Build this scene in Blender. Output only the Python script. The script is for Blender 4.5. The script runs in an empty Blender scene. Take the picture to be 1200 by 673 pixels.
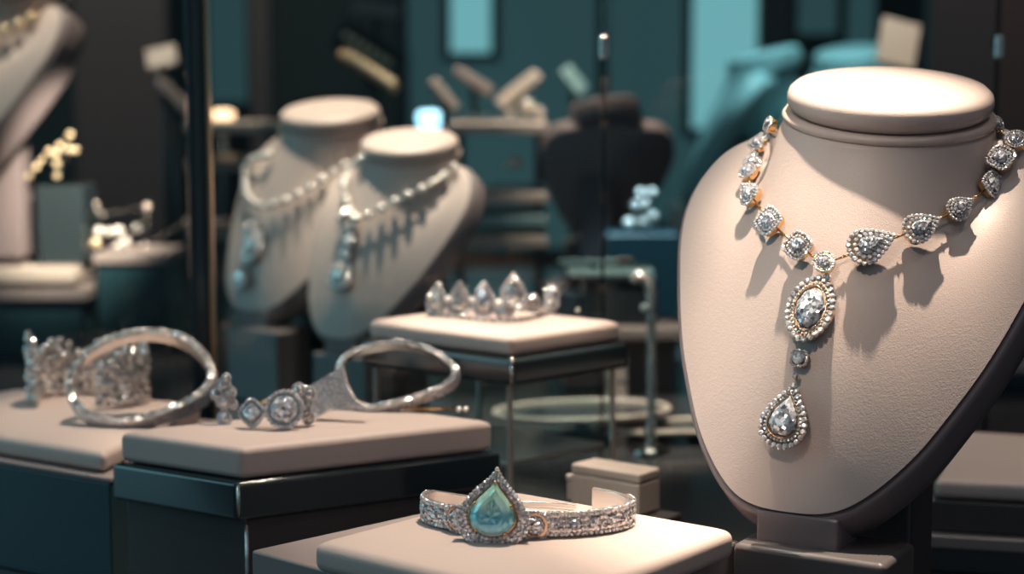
import bpy, bmesh, math, random
from mathutils import Vector, Matrix
from mathutils.bvhtree import BVHTree
from math import sin, cos, pi, radians as R
random.seed(7)
S = bpy.context.scene
C = S.collection
V = Vector
# ------------------------------------------------------------------ camera
F = 2000.0; HC = 1.36
PIT = math.atan((336.5 - 97) / F)
cd = bpy.data.cameras.new('camera'); cam = bpy.data.objects.new('camera', cd); C.objects.link(cam)
cam.location = (0, 0, HC); cam.rotation_euler = (pi/2 - PIT, 0, 0)
cd.sensor_width = 36; cd.lens = 60; cd.clip_start = .05; cd.clip_end = 50
cd.dof.use_dof = True; cd.dof.focus_distance = 1.01; cd.dof.aperture_fstop = 4.7
S.camera = cam
def ray(px, py):
    a = (px - 600) / F; b = -(py - 336.5) / F
    return V((a, cos(PIT) + b*sin(PIT), b*cos(PIT) - sin(PIT)))
def at(px, py, Y=None, z=None):
    d = ray(px, py)
    t = Y / d.y if Y is not None else (z - HC) / d.z
    return d*t + V((0, 0, HC))
def on_plane(px, py, O, n):
    d = ray(px, py); c = V((0, 0, HC))
    return c + d*((O - c).dot(n) / d.dot(n))
# ------------------------------------------------------------------ materials
def nmat(name):
    m = bpy.data.materials.new(name); m.use_nodes = True
    nt = m.node_tree; return m, nt, nt.nodes['Principled BSDF']
def mat(name, col, rough=.5, metal=0, spec=.5, bump=None, emit=None, sheen=0, coat=0):
    m, nt, b = nmat(name)
    b.inputs['Base Color'].default_value = (*col, 1); b.inputs['Roughness'].default_value = rough
    b.inputs['Metallic'].default_value = metal; b.inputs['Specular IOR Level'].default_value = spec
    b.inputs['Sheen Weight'].default_value = sheen; b.inputs['Coat Weight'].default_value = coat
    if emit:
        b.inputs['Emission Color'].default_value = (*emit[0], 1); b.inputs['Emission Strength'].default_value = emit[1]
    if bump:
        tc = nt.nodes.new('ShaderNodeTexCoord'); n = nt.nodes.new('ShaderNodeTexVoronoi')
        n.inputs['Scale'].default_value = bump[0]
        n2 = nt.nodes.new('ShaderNodeTexNoise'); n2.inputs['Scale'].default_value = bump[0]*.35
        nt.links.new(tc.outputs['Object'], n.inputs['Vector']); nt.links.new(tc.outputs['Object'], n2.inputs['Vector'])
        ad = nt.nodes.new('ShaderNodeMath'); ad.operation = 'ADD'
        nt.links.new(n.outputs['Distance'], ad.inputs[0]); nt.links.new(n2.outputs['Fac'], ad.inputs[1])
        bp = nt.nodes.new('ShaderNodeBump'); bp.inputs['Strength'].default_value = bump[1]; bp.inputs['Distance'].default_value = bump[2]
        nt.links.new(ad.outputs[0], bp.inputs['Height']); nt.links.new(bp.outputs['Normal'], b.inputs['Normal'])
    return m
def gem_mat(name, scale, amount, col=(.86, .9, .94), metal=.62, rough=.07, ramp=None, dark=.35):
    """polished stone: every small facet cell (Voronoi) tilts its own way and so mirrors another part of the room"""
    m, nt, b = nmat(name); L = nt.links.new
    tc = nt.nodes.new('ShaderNodeTexCoord')
    vo = nt.nodes.new('ShaderNodeTexVoronoi'); vo.inputs['Scale'].default_value = scale
    L(tc.outputs['Object'], vo.inputs['Vector'])
    sub = nt.nodes.new('ShaderNodeVectorMath'); sub.operation = 'SUBTRACT'; sub.inputs[1].default_value = (.5, .5, .5)
    L(vo.outputs['Color'], sub.inputs[0])
    sc = nt.nodes.new('ShaderNodeVectorMath'); sc.operation = 'SCALE'; sc.inputs['Scale'].default_value = amount
    L(sub.outputs[0], sc.inputs[0])
    g = nt.nodes.new('ShaderNodeNewGeometry')
    ad = nt.nodes.new('ShaderNodeVectorMath'); ad.operation = 'ADD'
    L(g.outputs['Normal'], ad.inputs[0]); L(sc.outputs[0], ad.inputs[1])
    no = nt.nodes.new('ShaderNodeVectorMath'); no.operation = 'NORMALIZE'; L(ad.outputs[0], no.inputs[0])
    L(no.outputs[0], b.inputs['Normal'])
    b.inputs['Metallic'].default_value = metal; b.inputs['Roughness'].default_value = rough
    sx = nt.nodes.new('ShaderNodeSeparateColor'); L(vo.outputs['Color'], sx.inputs[0])
    mr = nt.nodes.new('ShaderNodeMapRange'); mr.inputs['To Min'].default_value = dark; mr.inputs['To Max'].default_value = 1
    L(sx.outputs[0], mr.inputs['Value'])
    mx = nt.nodes.new('ShaderNodeMix'); mx.data_type = 'RGBA'; mx.blend_type = 'MULTIPLY'; mx.inputs[0].default_value = 1
    L(mr.outputs[0], mx.inputs[7])
    if ramp:
        sp = nt.nodes.new('ShaderNodeSeparateXYZ'); L(tc.outputs['Generated'], sp.inputs[0])
        cr = nt.nodes.new('ShaderNodeValToRGB')
        el = cr.color_ramp.elements
        while len(el) < len(ramp): el.new(.5)
        for e, (p, c) in zip(el, ramp): e.position = p; e.color = (*c, 1)
        L(sp.outputs['Z'], cr.inputs[0]); L(cr.outputs[0], mx.inputs[6])
    else: mx.inputs[6].default_value = (*col, 1)
    L(mx.outputs[2], b.inputs['Base Color'])
    return m
def glass_mat(name, tint=(.93, .97, .97), refl=1.0, rough=0.0):
    m = bpy.data.materials.new(name); m.use_nodes = True; nt = m.node_tree; nt.nodes.clear()
    o = nt.nodes.new('ShaderNodeOutputMaterial'); t = nt.nodes.new('ShaderNodeBsdfTransparent'); t.inputs[0].default_value = (*tint, 1)
    g = nt.nodes.new('ShaderNodeBsdfGlossy'); g.inputs['Roughness'].default_value = rough; g.inputs[0].default_value = (refl, refl, refl, 1)
    f = nt.nodes.new('ShaderNodeFresnel'); f.inputs[0].default_value = 1.45
    mx = nt.nodes.new('ShaderNodeMixShader')
    ge = nt.nodes.new('ShaderNodeNewGeometry'); k = nt.nodes.new('ShaderNodeMath'); k.operation = 'SUBTRACT'; k.inputs[0].default_value = 1
    ml = nt.nodes.new('ShaderNodeMath'); ml.operation = 'MULTIPLY'
    nt.links.new(ge.outputs['Backfacing'], k.inputs[1]); nt.links.new(k.outputs[0], ml.inputs[0]); nt.links.new(f.outputs[0], ml.inputs[1]); nt.links.new(ml.outputs[0], mx.inputs[0]); nt.links.new(t.outputs[0], mx.inputs[1]); nt.links.new(g.outputs[0], mx.inputs[2])
    nt.links.new(mx.outputs[0], o.inputs[0]); return m
M = dict(
    leather=mat('beige_leather', (.61, .50, .455), .42, 0, .35, bump=(1250, .18, .0005)),
    leather_smooth=mat('smooth_beige_leather', (.60, .475, .425), .38, 0, .4),
    rim=mat('mauve_leather_edge', (.23, .185, .19), .4, 0, .4),
    post=mat('charcoal_lacquer', (.07, .062, .068), .35, 0, .5),
    base=mat('graphite_lacquer', (.13, .115, .115), .25, 0, .5, coat=.3),
    pad=mat('cream_leather_pad', (.64, .52, .47), .5, 0, .3, bump=(1100, .18, .0005)),
    slab=mat('dark_glossy_lacquer', (.028, .04, .046), .13, 0, .7, coat=.6),
    box=mat('brown_grey_lacquer', (.075, .065, .066), .28, 0, .5),
    tray=mat('taupe_lacquer', (.30, .25, .24), .4, 0, .4),
    tealbox=mat('teal_lacquer', (.014, .045, .058), .35, 0, .5),
    cream=mat('cream_lacquer', (.66, .56, .49), .35, 0, .5),
    gold=mat('yellow_gold', (.83, .52, .24), .2, 1),
    rose=mat('rose_gold', (.80, .55, .38), .22, 1),
    plat=mat('platinum', (.86, .80, .75), .22, .78),
    chrome=mat('chrome', (.8, .76, .72), .12, 1),
    brass=mat('brass', (.70, .50, .30), .3, 1),
    frame=mat('dark_blue_metal', (.018, .035, .045), .3, .3, .5),
    gem=gem_mat('clear_stone', 900, 1.0, col=(.90, .93, 1), metal=.6, rough=.17, dark=.3), pave=gem_mat('small_clear_stone', 700, .5, col=(1, .98, 1), metal=.55, rough=.2, dark=.5),
    big=gem_mat('large_clear_stone', 480, 1.1, col=(.86, .92, 1), metal=.5, rough=.2, dark=.3),
    softgem=gem_mat('bright_stone', 220, .36, col=(1, .97, .94), metal=.8, rough=.2, dark=.5),
    bead=mat('polished_bead', (1, .97, .92), .28, .4, coat=.6), goldbead=mat('gold_bead', (1, .82, .55), .28, .4, coat=.6),
    teal_gem=gem_mat('aquamarine', 300, .22, metal=.32, rough=.12, dark=.8,
        ramp=[(0, (.70, .90, .92)), (.16, (.26, .66, .84)), (.40, (.20, .62, .74)), (.58, (.52, .86, .80)), (1, (.50, .88, .66))]),
    smoke=glass_mat('smoky_glass', (.55, .52, .52)), glass=glass_mat('clear_glass'), glass_edge=mat('glass_edge', (.62, .52, .47), .15, .3, .7),
    counter=mat('dark_counter_glass', (.045, .045, .05), .16, 0, .6),
    wall=mat('dark_teal_wall', (.022, .062, .072), .6), floor=mat('dark_carpet', (.03, .035, .04), .8),
    ceil=mat('dark_ceiling', (.03, .04, .045), .8), darkmauve=mat('mauve_panel', (.15, .12, .125), .5),
    tealglow=mat('lit_teal_panel', (.1, .3, .33), .5, emit=((.20, .50, .54), .85)),
    tealdim=mat('dim_lit_teal_panel', (.06, .2, .22), .5, emit=((.10, .24, .265), .22)),
    blueglow=mat('blue_lamp', (.4, .7, .9), .4, emit=((.42, .78, 1), 2.6)),
    warmglow=mat('warm_lamp', (.9, .6, .4), .4, emit=((1, .62, .36), 3.0)),
    greybust=mat('grey_velvet', (.22, .17, .17), .7),
    tealcloth=mat('pale_teal_leather', (.30, .50, .52), .5),
)
# ------------------------------------------------------------------ object helpers
def ob(name, bm, m, parent=None, smooth=False, bevel=None, seg=3, kind=None, rel=True):
    """one mesh object; bm is in world space (rel) and is moved into its parent's space"""
    me = bpy.data.meshes.new(name)
    bmesh.ops.recalc_face_normals(bm, faces=bm.faces)
    if smooth:
        for f in bm.faces: f.smooth = True
    bm.to_mesh(me); bm.free()
    o = bpy.data.objects.new(name, me); C.objects.link(o); me.materials.append(M[m] if isinstance(m, str) else m)
    if parent:
        o.parent = parent
        if rel:
            p = parent; off = V((0, 0, 0))
            while p: off += p.location; p = p.parent
            me.transform(Matrix.Translation(-off))
    if bevel:
        for f in me.polygons: f.use_smooth = True
        b = o.modifiers.new('bevel', 'BEVEL'); b.width = bevel; b.segments = seg; b.limit_method = 'ANGLE'; b.angle_limit = R(40)
        o.modifiers.new('normals', 'WEIGHTED_NORMAL')
    if kind: o['kind'] = kind
    return o
def tag(o, label, cat, group=None):
    o['label'] = label; o['category'] = cat
    if group: o['group'] = group
    return o
def thing(name, label, cat, loc, group=None):
    o = bpy.data.objects.new(name, None); C.objects.link(o); o.location = loc; o.empty_display_size = .02
    return tag(o, label, cat, group)
def plabel(o, s): o['label'] = s; return o
def box(bm, c, s, rz=0, rot=None):
    m = Matrix.Translation(c) @ (rot.to_4x4() if rot else Matrix.Rotation(rz, 4, 'Z')) @ Matrix.Diagonal((*s, 1))
    bmesh.ops.create_cube(bm, size=1, matrix=m)
def boxes(*a):
    bm = bmesh.new()
    for x in a: box(bm, *x)
    return bm
def prism(bm, pts, d):
    """closed outline pts extruded by vector d"""
    lo = [bm.verts.new(p) for p in pts]; hi = [bm.verts.new(V(p) + d) for p in pts]
    n = len(pts)
    bm.faces.new(lo); bm.faces.new(hi)
    for i in range(n): bm.faces.new((lo[i], lo[(i+1) % n], hi[(i+1) % n], hi[i]))
def quad(corners, z0, z1, grow=0.0):
    """upright block over four ground corners"""
    c = sum((V((p[0], p[1], 0)) for p in corners), V()) / 4
    pts = []
    for p in corners:
        d = V((p[0], p[1], 0)) - c; d = d * (1 + grow/d.length) if grow else d
        pts.append(c + d + V((0, 0, z0)))
    bm = bmesh.new(); prism(bm, pts, V((0, 0, z1 - z0))); return bm
def cushion(corners, z0, z1, puff=.0025, n=14):
    """square leather cushion, slightly domed on top"""
    P = [V((p[0], p[1], 0)) for p in corners]; bm = bmesh.new(); g = []
    for i in range(n+1):
        row = []
        for j in range(n+1):
            u, v = i/n, j/n
            q = (P[0]*(1-u) + P[1]*u)*(1-v) + (P[3]*(1-u) + P[2]*u)*v
            e = min(u, 1-u, v, 1-v)
            q.z = z1 + puff*(1 - (1 - min(1, e*4))**2) - puff
            row.append(bm.verts.new(q))
        g.append(row)
    for i in range(n):
        for j in range(n): bm.faces.new((g[i][j], g[i+1][j], g[i+1][j+1], g[i][j+1]))
    ring = [g[i][0] for i in range(n)] + [g[n][j] for j in range(n)] + [g[i][n] for i in range(n, 0, -1)] + [g[0][j] for j in range(n, 0, -1)]
    lo = [bm.verts.new((v.co.x, v.co.y, z0)) for v in ring]; k = len(ring)
    for i in range(k): bm.faces.new((ring[i], ring[(i+1) % k], lo[(i+1) % k], lo[i]))
    bm.faces.new(lo); return bm
def frame_of(n, up):
    n = n.normalized(); x = up.cross(n)
    if x.length < 1e-5: x = V((1, 0, 0)).cross(n)
    x.normalize(); return x, n.cross(x), n
def outline(shape, r, n):
    out = []
    for i in range(n):
        a = 2*pi*i/n
        if shape == 'pear': out.append((r*1.28*sin(a)*abs(sin(a/2))**1.15, r*1.32*cos(a)))
        elif shape == 'kite':
            s = abs(sin(a))**1.15*(1 if sin(a) > 0 else -1); out.append((r*.95*s, r*1.4*cos(a)))
        elif shape == 'cushion':
            k = (abs(cos(a))**4 + abs(sin(a))**4)**-.25; out.append((r*k*sin(a)*.92, r*k*cos(a)*.92))
        else: out.append((r*sin(a), r*cos(a)))
    return out
def gem(bm, c, n, r, up=V((0, 0, 1)), shape='round', h=.42, seg=8, table=.55):
    x, y, z = frame_of(n, up)
    def ring(s, hh, off):
        o = outline(shape, r*s, seg*2)[(1 if off else 0)::2]
        return [bm.verts.new(c + x*-p[0] + y*p[1] + z*hh) for p in o]
    a = ring(1, -h*r*.25, 0); b = ring(1, 0, 0); d = ring(.8, h*r*.62, 1); t = ring(table, h*r, 0)
    bot = bm.verts.new(c - z*r*.6)
    for i in range(seg):
        j = (i+1) % seg
        bm.faces.new((bot, a[j], a[i])); bm.faces.new((a[i], a[j], b[j], b[i]))
        bm.faces.new((b[i], b[j], d[i])); bm.faces.new((b[j], d[j], d[i]))
        bm.faces.new((d[i], t[j], t[i])); bm.faces.new((d[i], d[j], t[j]))
    bm.faces.new(t)
def resample(pts, n, closed=True):
    P = [V((p[0], p[1], 0)) for p in pts]
    if closed: P.append(P[0])
    L = [0]
    for a, b in zip(P, P[1:]): L.append(L[-1] + (b-a).length)
    out = []
    for k in range(n):
        s = L[-1]*k/(n if closed else n-1); i = 0
        while i < len(L)-2 and L[i+1] < s: i += 1
        out.append(P[i].lerp(P[i+1], (s-L[i])/max(1e-9, L[i+1]-L[i])))
    return [(p.x, p.y) for p in out]
def spline(pts, n, closed=False):
    """Catmull-Rom through points, n samples"""
    P = [V(p) for p in pts]; m = len(P); out = []
    segs = m if closed else m-1
    for k in range(n):
        s = segs*k/(n if closed else n-1); i = min(int(s), segs-1); t = s-i
        g = (lambda q: P[q % m]) if closed else (lambda q: P[max(0, min(m-1, q))])
        a, b, c, d = g(i-1), g(i), g(i+1), g(i+2)
        out.append(.5*((2*b) + (c-a)*t + (2*a-5*b+4*c-d)*t*t + (3*b-a-3*c+d)*t**3))
    return out
def tube(bm, pts, r, seg=8, closed=False):
    P = [V(p) for p in pts]; n = len(P); rings = []
    up = V((0, 0, 1))
    for i, p in enumerate(P):
        t = (P[(i+1) % n] - P[i-1]) if closed else (P[min(i+1, n-1)] - P[max(i-1, 0)])
        t.normalize()
        if abs(t.dot(up)) > .95: up = V((0, 1, 0)) if abs(t.y) < .8 else V((1, 0, 0))
        x = up.cross(t).normalized(); y = t.cross(x); up = y
        rr = r(i/(n-1)) if callable(r) else r
        rings.append([bm.verts.new(p + x*cos(2*pi*k/seg)*rr + y*sin(2*pi*k/seg)*rr) for k in range(seg)])
    for i in range(n if closed else n-1):
        a, b = rings[i], rings[(i+1) % n]
        off = 0
        if closed and i == n-1:
            off = min(range(seg), key=lambda o: (a[0].co - b[o].co).length)
        for k in range(seg): bm.faces.new((a[k], a[(k+1) % seg], b[(k+1+off) % seg], b[(k+off) % seg]))
    if not closed:
        bm.faces.new(rings[0]); bm.faces.new(rings[-1])
def band(bm, pts, side, w, th, closed=True):
    """flat metal strip along pts: width vector side(i)*w, thickness th outward"""
    n = len(pts); cen = sum(pts, V())/n; rings = []
    for i, p in enumerate(pts):
        t = (pts[(i+1) % n]-pts[i-1]) if closed else (pts[min(i+1, n-1)]-pts[max(0, i-1)])
        t.normalize(); s = side; o = t.cross(s).normalized()
        if o.dot(p-cen) < 0: o = -o
        ww = w(i/n) if callable(w) else w; tt = th(i/n) if callable(th) else th
        rings.append([bm.verts.new(p + s*ww*a + o*tt*b) for a, b in ((-.5, 0), (.5, 0), (.5, 1), (-.5, 1))])
    for i in range(n if closed else n-1):
        a, b = rings[i], rings[(i+1) % n]
        for k in range(4): bm.faces.new((a[k], a[(k+1) % 4], b[(k+1) % 4], b[k]))
    if not closed: bm.faces.new(rings[0]); bm.faces.new(rings[-1])
def lathe(bm, prof, c=V((0, 0, 0)), seg=48, mtx=None):
    rings = []
    for r, z in prof:
        if r < 1e-6:
            p = V((0, 0, z)); rings.append([bm.verts.new(mtx @ p if mtx else c + p)])
        else:
            rings.append([bm.verts.new((mtx @ V((r*cos(2*pi*k/seg), r*sin(2*pi*k/seg), z))) if mtx else c + V((r*cos(2*pi*k/seg), r*sin(2*pi*k/seg), z))) for k in range(seg)])
    for a, b in zip(rings, rings[1:]):
        for k in range(seg):
            if len(a) == 1 and len(b) == 1: break
            q = (k+1) % seg
            if len(a) == 1: bm.faces.new((a[0], b[k], b[q]))
            elif len(b) == 1: bm.faces.new((a[k], a[q], b[0]))
            else: bm.faces.new((a[k], a[q], b[q], b[k]))
    for e in (rings[0], rings[-1]):
        if len(e) > 2: bm.faces.new(e)
def ball(bm, c, r, sub=2): bmesh.ops.create_icosphere(bm, subdivisions=sub, radius=r, matrix=Matrix.Translation(c))
# ------------------------------------------------------------------ room
def struct(name, bm, m, **k): return ob(name, bm, m, kind='structure', **k)
struct('floor', boxes((V((0, 2.25, -.05)), (6.4, 7.5, .1))), 'floor')
struct('ceiling', boxes((V((0, 2.25, 3.05)), (6.4, 7.5, .1))), 'ceil')
struct('wall_back', boxes((V((0, 5.95, 1.5)), (6.2, .1, 3))), 'wall')
struct('wall_left', boxes((V((-3.15, 2.25, 1.5)), (.1, 7.5, 3))), 'wall')
struct('wall_right', boxes((V((3.15, 2.25, 1.5)), (.1, 7.5, 3))), 'darkmauve')
# ------------------------------------------------------------------ lights
def spot(name, loc, target, power, col=(1, .80, .62), angle=40, blend=.6, rad=.012):
    l = bpy.data.lights.new(name, 'SPOT'); l.energy = power; l.color = col; l.spot_size = R(angle); l.spot_blend = blend; l.shadow_soft_size = rad
    o = bpy.data.objects.new(name, l); C.objects.link(o); o.location = loc
    o.rotation_euler = (V(target) - V(loc)).to_track_quat('-Z', 'Y').to_euler(); return o
def area(name, loc, target, power, col, sx, sy):
    l = bpy.data.lights.new(name, 'AREA'); l.shape = 'RECTANGLE'; l.size = sx; l.size_y = sy; l.energy = power; l.color = col
    o = bpy.data.objects.new(name, l); C.objects.link(o); o.location = loc
    o.rotation_euler = (V(target) - V(loc)).to_track_quat('-Z', 'Y').to_euler(); return o
# ------------------------------------------------------------------ counter
cn = thing('display_counter', 'dark glossy counter carrying all the jewellery stands', 'counter', (0, 1.5, 0))
ob('countertop', boxes((V((0, 1.45, .985)), (3.6, 1.9, .03))), 'counter', cn, bevel=.003)
ob('cabinet', boxes((V((0, 1.45, .485)), (3.5, 1.8, .97))), 'box', cn, bevel=.004)
CT = 1.0
# ------------------------------------------------------------------ necklace bust
LEAN = R(35); PSI = R(31)
VV = V((0, sin(LEAN), cos(LEAN))); NN = V((0, -cos(LEAN), sin(LEAN)))
Z0 = .112
HALF = [(0, 0), (.020, .0015), (.035, .0075), (.050, .021), (.066, .042), (.079, .066), (.096, .104), (.110, .147), (.119, .185), (.119, .213), (.110, .238), (.096, .2530), (.077, .259), (.05, .260), (0, .2605)]
OUT = HALF + [(-u, v) for u, v in HALF[-2:0:-1]]
CAPC = V((.008, .140, .236 + Z0)); CAPA = Matrix.Rotation(R(28), 3, 'Z') @ V((0, -sin(R(13)), cos(R(13))))
NR = .0655
def pl(u, v, h=0): return V((u, 0, Z0)) + VV*v + NN*h
def bust_root(label, group, m_shell='leather', detail=True):
    root = thing('necklace_bust', label, 'necklace stand', (0, 0, 0), group)
    N = 160; K = 40
    o2 = [(p.x, p.y) for p in spline([V((u, v, 0)) for u, v in OUT], 600, True)]
    o2 = resample(o2, N)
    x, y, z = frame_of(CAPA, V((0, 1, 0)))
    bm = bmesh.new(); rows = []
    for (u, v) in o2:
        ph = math.atan2(u, .222 - v); c = cos(ph/2)**2      # c: 1 in front, 0 at the back
        d = V((sin(ph), -cos(ph), 0)); d = (x*d.dot(x) + y*d.dot(y)).normalized()
        P0 = CAPC + d*NR - CAPA*.012
        P3 = pl(u, v)
        h1 = .024 + .012*c
        P1 = P0 - CAPA*h1 + d*(.004 + .012*c)
        inn = (V((u*.35, 0, 0)) + VV*0); cen = pl(0, .15)
        inw = (cen - P3); inw = inw.normalized()*min(.115, inw.length*.75)
        P2 = P3 + NN*(.017 + .036*c**3) + inw*(.30 + .70*c)
        row = []
        for k in range(K+1):
            t = k/K; q = P0*(1-t)**3 + P1*3*t*(1-t)**2 + P2*3*t*t*(1-t) + P3*t**3
            row.append(bm.verts.new(q))
        rows.append(row)
    for i in range(N):
        a, b = rows[i], rows[(i+1) % N]
        for k in range(K): bm.faces.new((a[k], a[k+1], b[k+1], b[k]))
    bm.faces.new([r[0] for r in rows])
    sh = ob('chest', bm, m_shell, root, smooth=True)
    # edge: padded strip around the chest, behind the seam
    bm = bmesh.new(); N2 = len(o2); prof = [(-.003, -.001), (.0012, .0012), (.0032, .0002), (.0042, -.003), (.0048, -.016), (.0042, -.027), (.001, -.031)]
    rr = []
    for i, (u, v) in enumerate(o2):
        a, b = o2[i-1], o2[(i+1) % N2]; t = V((b[0]-a[0], b[1]-a[1], 0)).normalized(); nn = V((t.y, -t.x, 0))
        rr.append([bm.verts.new(pl(u + nn.x*p, v + nn.y*p, h - .0035)) for p, h in prof])
    for i in range(N2):
        a, b = rr[i], rr[(i+1) % N2]
        for k in range(len(prof)-1): bm.faces.new((a[k], a[k+1], b[k+1], b[k]))
    bm.faces.new([r[-1] for r in rr]); bm.faces.new([r[0] for r in rr])
    ob('edge_strip', bm, 'rim', root, smooth=True)
    mt = Matrix.Translation(CAPC) @ Matrix((x, y, z)).transposed().to_4x4()
    bm = bmesh.new()
    lathe(bm, [(0, -.013), (.0645, -.0128), (.0668, -.0105), (.0668, -.0085), (.0655, -.007), (.0625, -.0065), (0, -.0065)], mtx=mt, seg=96)
    ob('collar_ring', bm, 'leather_smooth', root, smooth=True)
    bm = bmesh.new()
    lathe(bm, [(0, -.006), (.0590, -.006), (.0630, -.003), (.0643, .002), (.0632, .0065), (.0600, .0095), (.053, .0112), (.04, .0122), (.02, .0127), (0, .0128)], mtx=mt, seg=96)
    ob('neck_cap', bm, m_shell, root, smooth=True)
    ob('foot', boxes((V((.006, .018, Z0 - .012)), (.050, .036, .022))), 'rim' if detail else 'rim', root, bevel=.002)
    ob('base', boxes((V((.018, .014, .0465)), (.092, .056, .093))), 'base', root, bevel=.004, seg=4)
    bm = boxes((V((.020, .105, .108)), (.056, .045, .216)))
    for v in bm.verts:
        if v.co.z > .2: v.co.z = .206 + (v.co.y - .105)*1.2 - .018
    ob('support_post', bm, 'post', root, bevel=.003)
    return root, sh
bust, chest = bust_root('large beige leather necklace bust in sharp focus wearing the gold-set pear diamond necklace', None)
bust.location = (at(922, 600, Y=.97).x, .97, CT); bust.rotation_euler = (0, 0, -PSI)
bpy.context.view_layer.update()
def bvh_of(*objs):
    vs, fs = [], []
    for o in objs:
        b = len(vs); mw = o.matrix_world
        vs += [mw @ v.co for v in o.data.vertices]; fs += [[b+i for i in p.vertices] for p in o.data.polygons]
    return BVHTree.FromPolygons(vs, fs)
def hit(bv, px, py, guess):
    c = V((0, 0, HC)); r = bv.ray_cast(c, ray(px, py).normalized())
    if r[0] is None or (guess and abs(r[0].y - guess) > .3): r = bv.find_nearest(at(px, py, Y=guess))
    p, n = r[0], r[1]
    if n.dot(c - p) < 0 and r[3] < 1e-6: n = -n
    return p, n
# ------------------------------------------------------------------ main necklace
bv = bvh_of(chest)
neck = thing('diamond_necklace', 'gold necklace of pear diamonds with a long teardrop pendant on the large bust', 'necklace', (0, 0, 0))
ST = [(914, 150, 9, 'round', 1.07), (903, 160, 11, 'pear', 1.06), (892, 176, 11, 'pear', 1.05), (885, 197, 12, 'pear', 1.04), (884, 211, 11, 'round', 1.03), (889, 232, 16, 'pear', 1.02),
      (911, 265, 17, 'cushion', 1.0), (942, 294, 17, 'cushion', 1.0), (970, 313, 13, 'round', 1.0),
      (1021, 292, 25, 'hpear', 1.0), (1075, 271, 20.5, 'hpear', 1.0), (1117, 248, 16, 'hpear', 1.0), (1152, 221, 16, 'cushion', 1.0),
      (1176, 194, 16, 'cushion', 1.0), (1191, 175, 13, 'round', 1.04), (1184, 158, 11, 'pear', 1.06), (1172, 147, 9, 'round', 1.08)]
pos = []
for (px, py, r, sh, g) in ST:
    h_ = bv.ray_cast(V((0, 0, HC)), ray(px, py).normalized())
    if h_[0] is None or h_[0].y > 1.2:          # beside the neck: hangs at the depth where the bust is nearest
        best = None
        for k in range(60):
            q = at(px, py, Y=1.0 + k*.0028); f = bv.find_nearest(q)
            if best is None or f[3] < best[0]: best = (f[3], q, f[0])
        n = (best[1] - best[2]).normalized() if best[0] > .002 else V((-.6 if px < 1040 else .6, -.4, .6))
        pos.append((best[1] - n*.0085, (n + V((0, -.35, .2))).normalized()))
    else:
        p, n = h_[0], h_[1]
        if n.dot(V((0, 0, HC)) - p) < 0: n = -n
        pos.append((p, n))
def setting(root, name, c, n, up, r, shape, depth, gold='gold', beads=None, halo=1, big='gem', bead_r=None, inner=.74):
    """gold bezel carrying one large stone inside a ring of small ones"""
    x, y, z = frame_of(n, up)
    o = outline(shape, r, 28)
    bm = bmesh.new()
    prism(bm, [c - z*depth - x*p[0]*.92 + y*p[1]*.92 for p in o], z*depth*.9)
    s = ob(name, bm, gold, root, bevel=.0004, seg=2)
    if inner:
        bm = bmesh.new(); gem(bm, c + z*.0006, z, r*inner, y, shape, .40, 9)
        ob('centre_stone', bm, big, s)
    if halo:
        br = bead_r or r*.15
        per = resample(outline(shape, r*.90, 60), int(2*pi*r*1.05/(br*1.9)))
        bm = bmesh.new()
        if halo == 2:
            per = per + resample(outline(shape, r*.64, 60), int(2*pi*r*.74/(br*1.9)))
        for p in per: gem(bm, c - x*p[0] + y*p[1], z, br*random.uniform(.9, 1.12), V((random.random(), random.random(), 1)), 'round', .6, 6)
        ob('halo', bm, 'pave', s)
    return s
cl = []
for i, ((px, py, r, shp, g), (p, n)) in enumerate(zip(ST, pos)):
    a = pos[max(0, i-1)][0]; b = pos[min(len(pos)-1, i+1)][0]; t = (b - a).normalized()
    mr = r*p.y/F
    n2 = (n + V((-.05, -.35, .12))).normalized() if True else n
    tt = t - n2*t.dot(n2)
    up = -tt if shp in ('pear',) and i < 9 else (tt if shp in ('hpear', 'pear') else tt)
    s = 'pear' if shp == 'hpear' else shp
    off = .0085
    c = p + n*off
    cl.append((c, n2, mr))
    setting(neck, 'stone_setting', c, n2, up, mr*(.92 if s == 'pear' else 1.04), s, .0048, halo=2, inner=.54, bead_r=mr*.135)
for i in range(len(cl)-1):
    a, b = cl[i][0], cl[i+1][0]; d = (b-a).normalized()
    p, q = a + d*cl[i][2]*.8 - cl[i][1]*.003, b - d*cl[i+1][2]*.8 - cl[i+1][1]*.003
    bm = bmesh.new(); tube(bm, [p, p.lerp(q, .5) - V((0, 0, .0004)), q], .0007, 6)
    ball(bm, p.lerp(q, .5), .0013, 1)
    ob('chain_link', bm, 'gold', neck, smooth=True)
# clasp side: fine chain behind the neck
bm = bmesh.new(); bk = []
for k in range(15):
    f = k/14; q = cl[0][0].lerp(cl[-1][0], f); dirn = q - (bust.matrix_world @ V((.008, .14, .32)))
    w = bust.matrix_world @ V((.008, .135, .318)); ang0 = math.atan2(cl[0][0].y-w.y, cl[0][0].x-w.x); ang1 = math.atan2(cl[-1][0].y-w.y, cl[-1][0].x-w.x)
    if ang0 < ang1: ang0 += 2*pi
    an = ang0 + (ang1-ang0)*f; g = V((w.x + .085*cos(an), w.y + .085*sin(an), cl[0][0].z*(1-f)+cl[-1][0].z*f))
    if k in (0, 14): bk.append(cl[0][0] if k == 0 else cl[-1][0])
    else:
        r_ = bv.find_nearest(g); bk.append(r_[0] + (g-r_[0]).normalized()*.002 if (g-r_[0]).length > 1e-6 else g)
tube(bm, bk, .0012, 6); ob('back_chain', bm, 'gold', neck, smooth=True)
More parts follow.
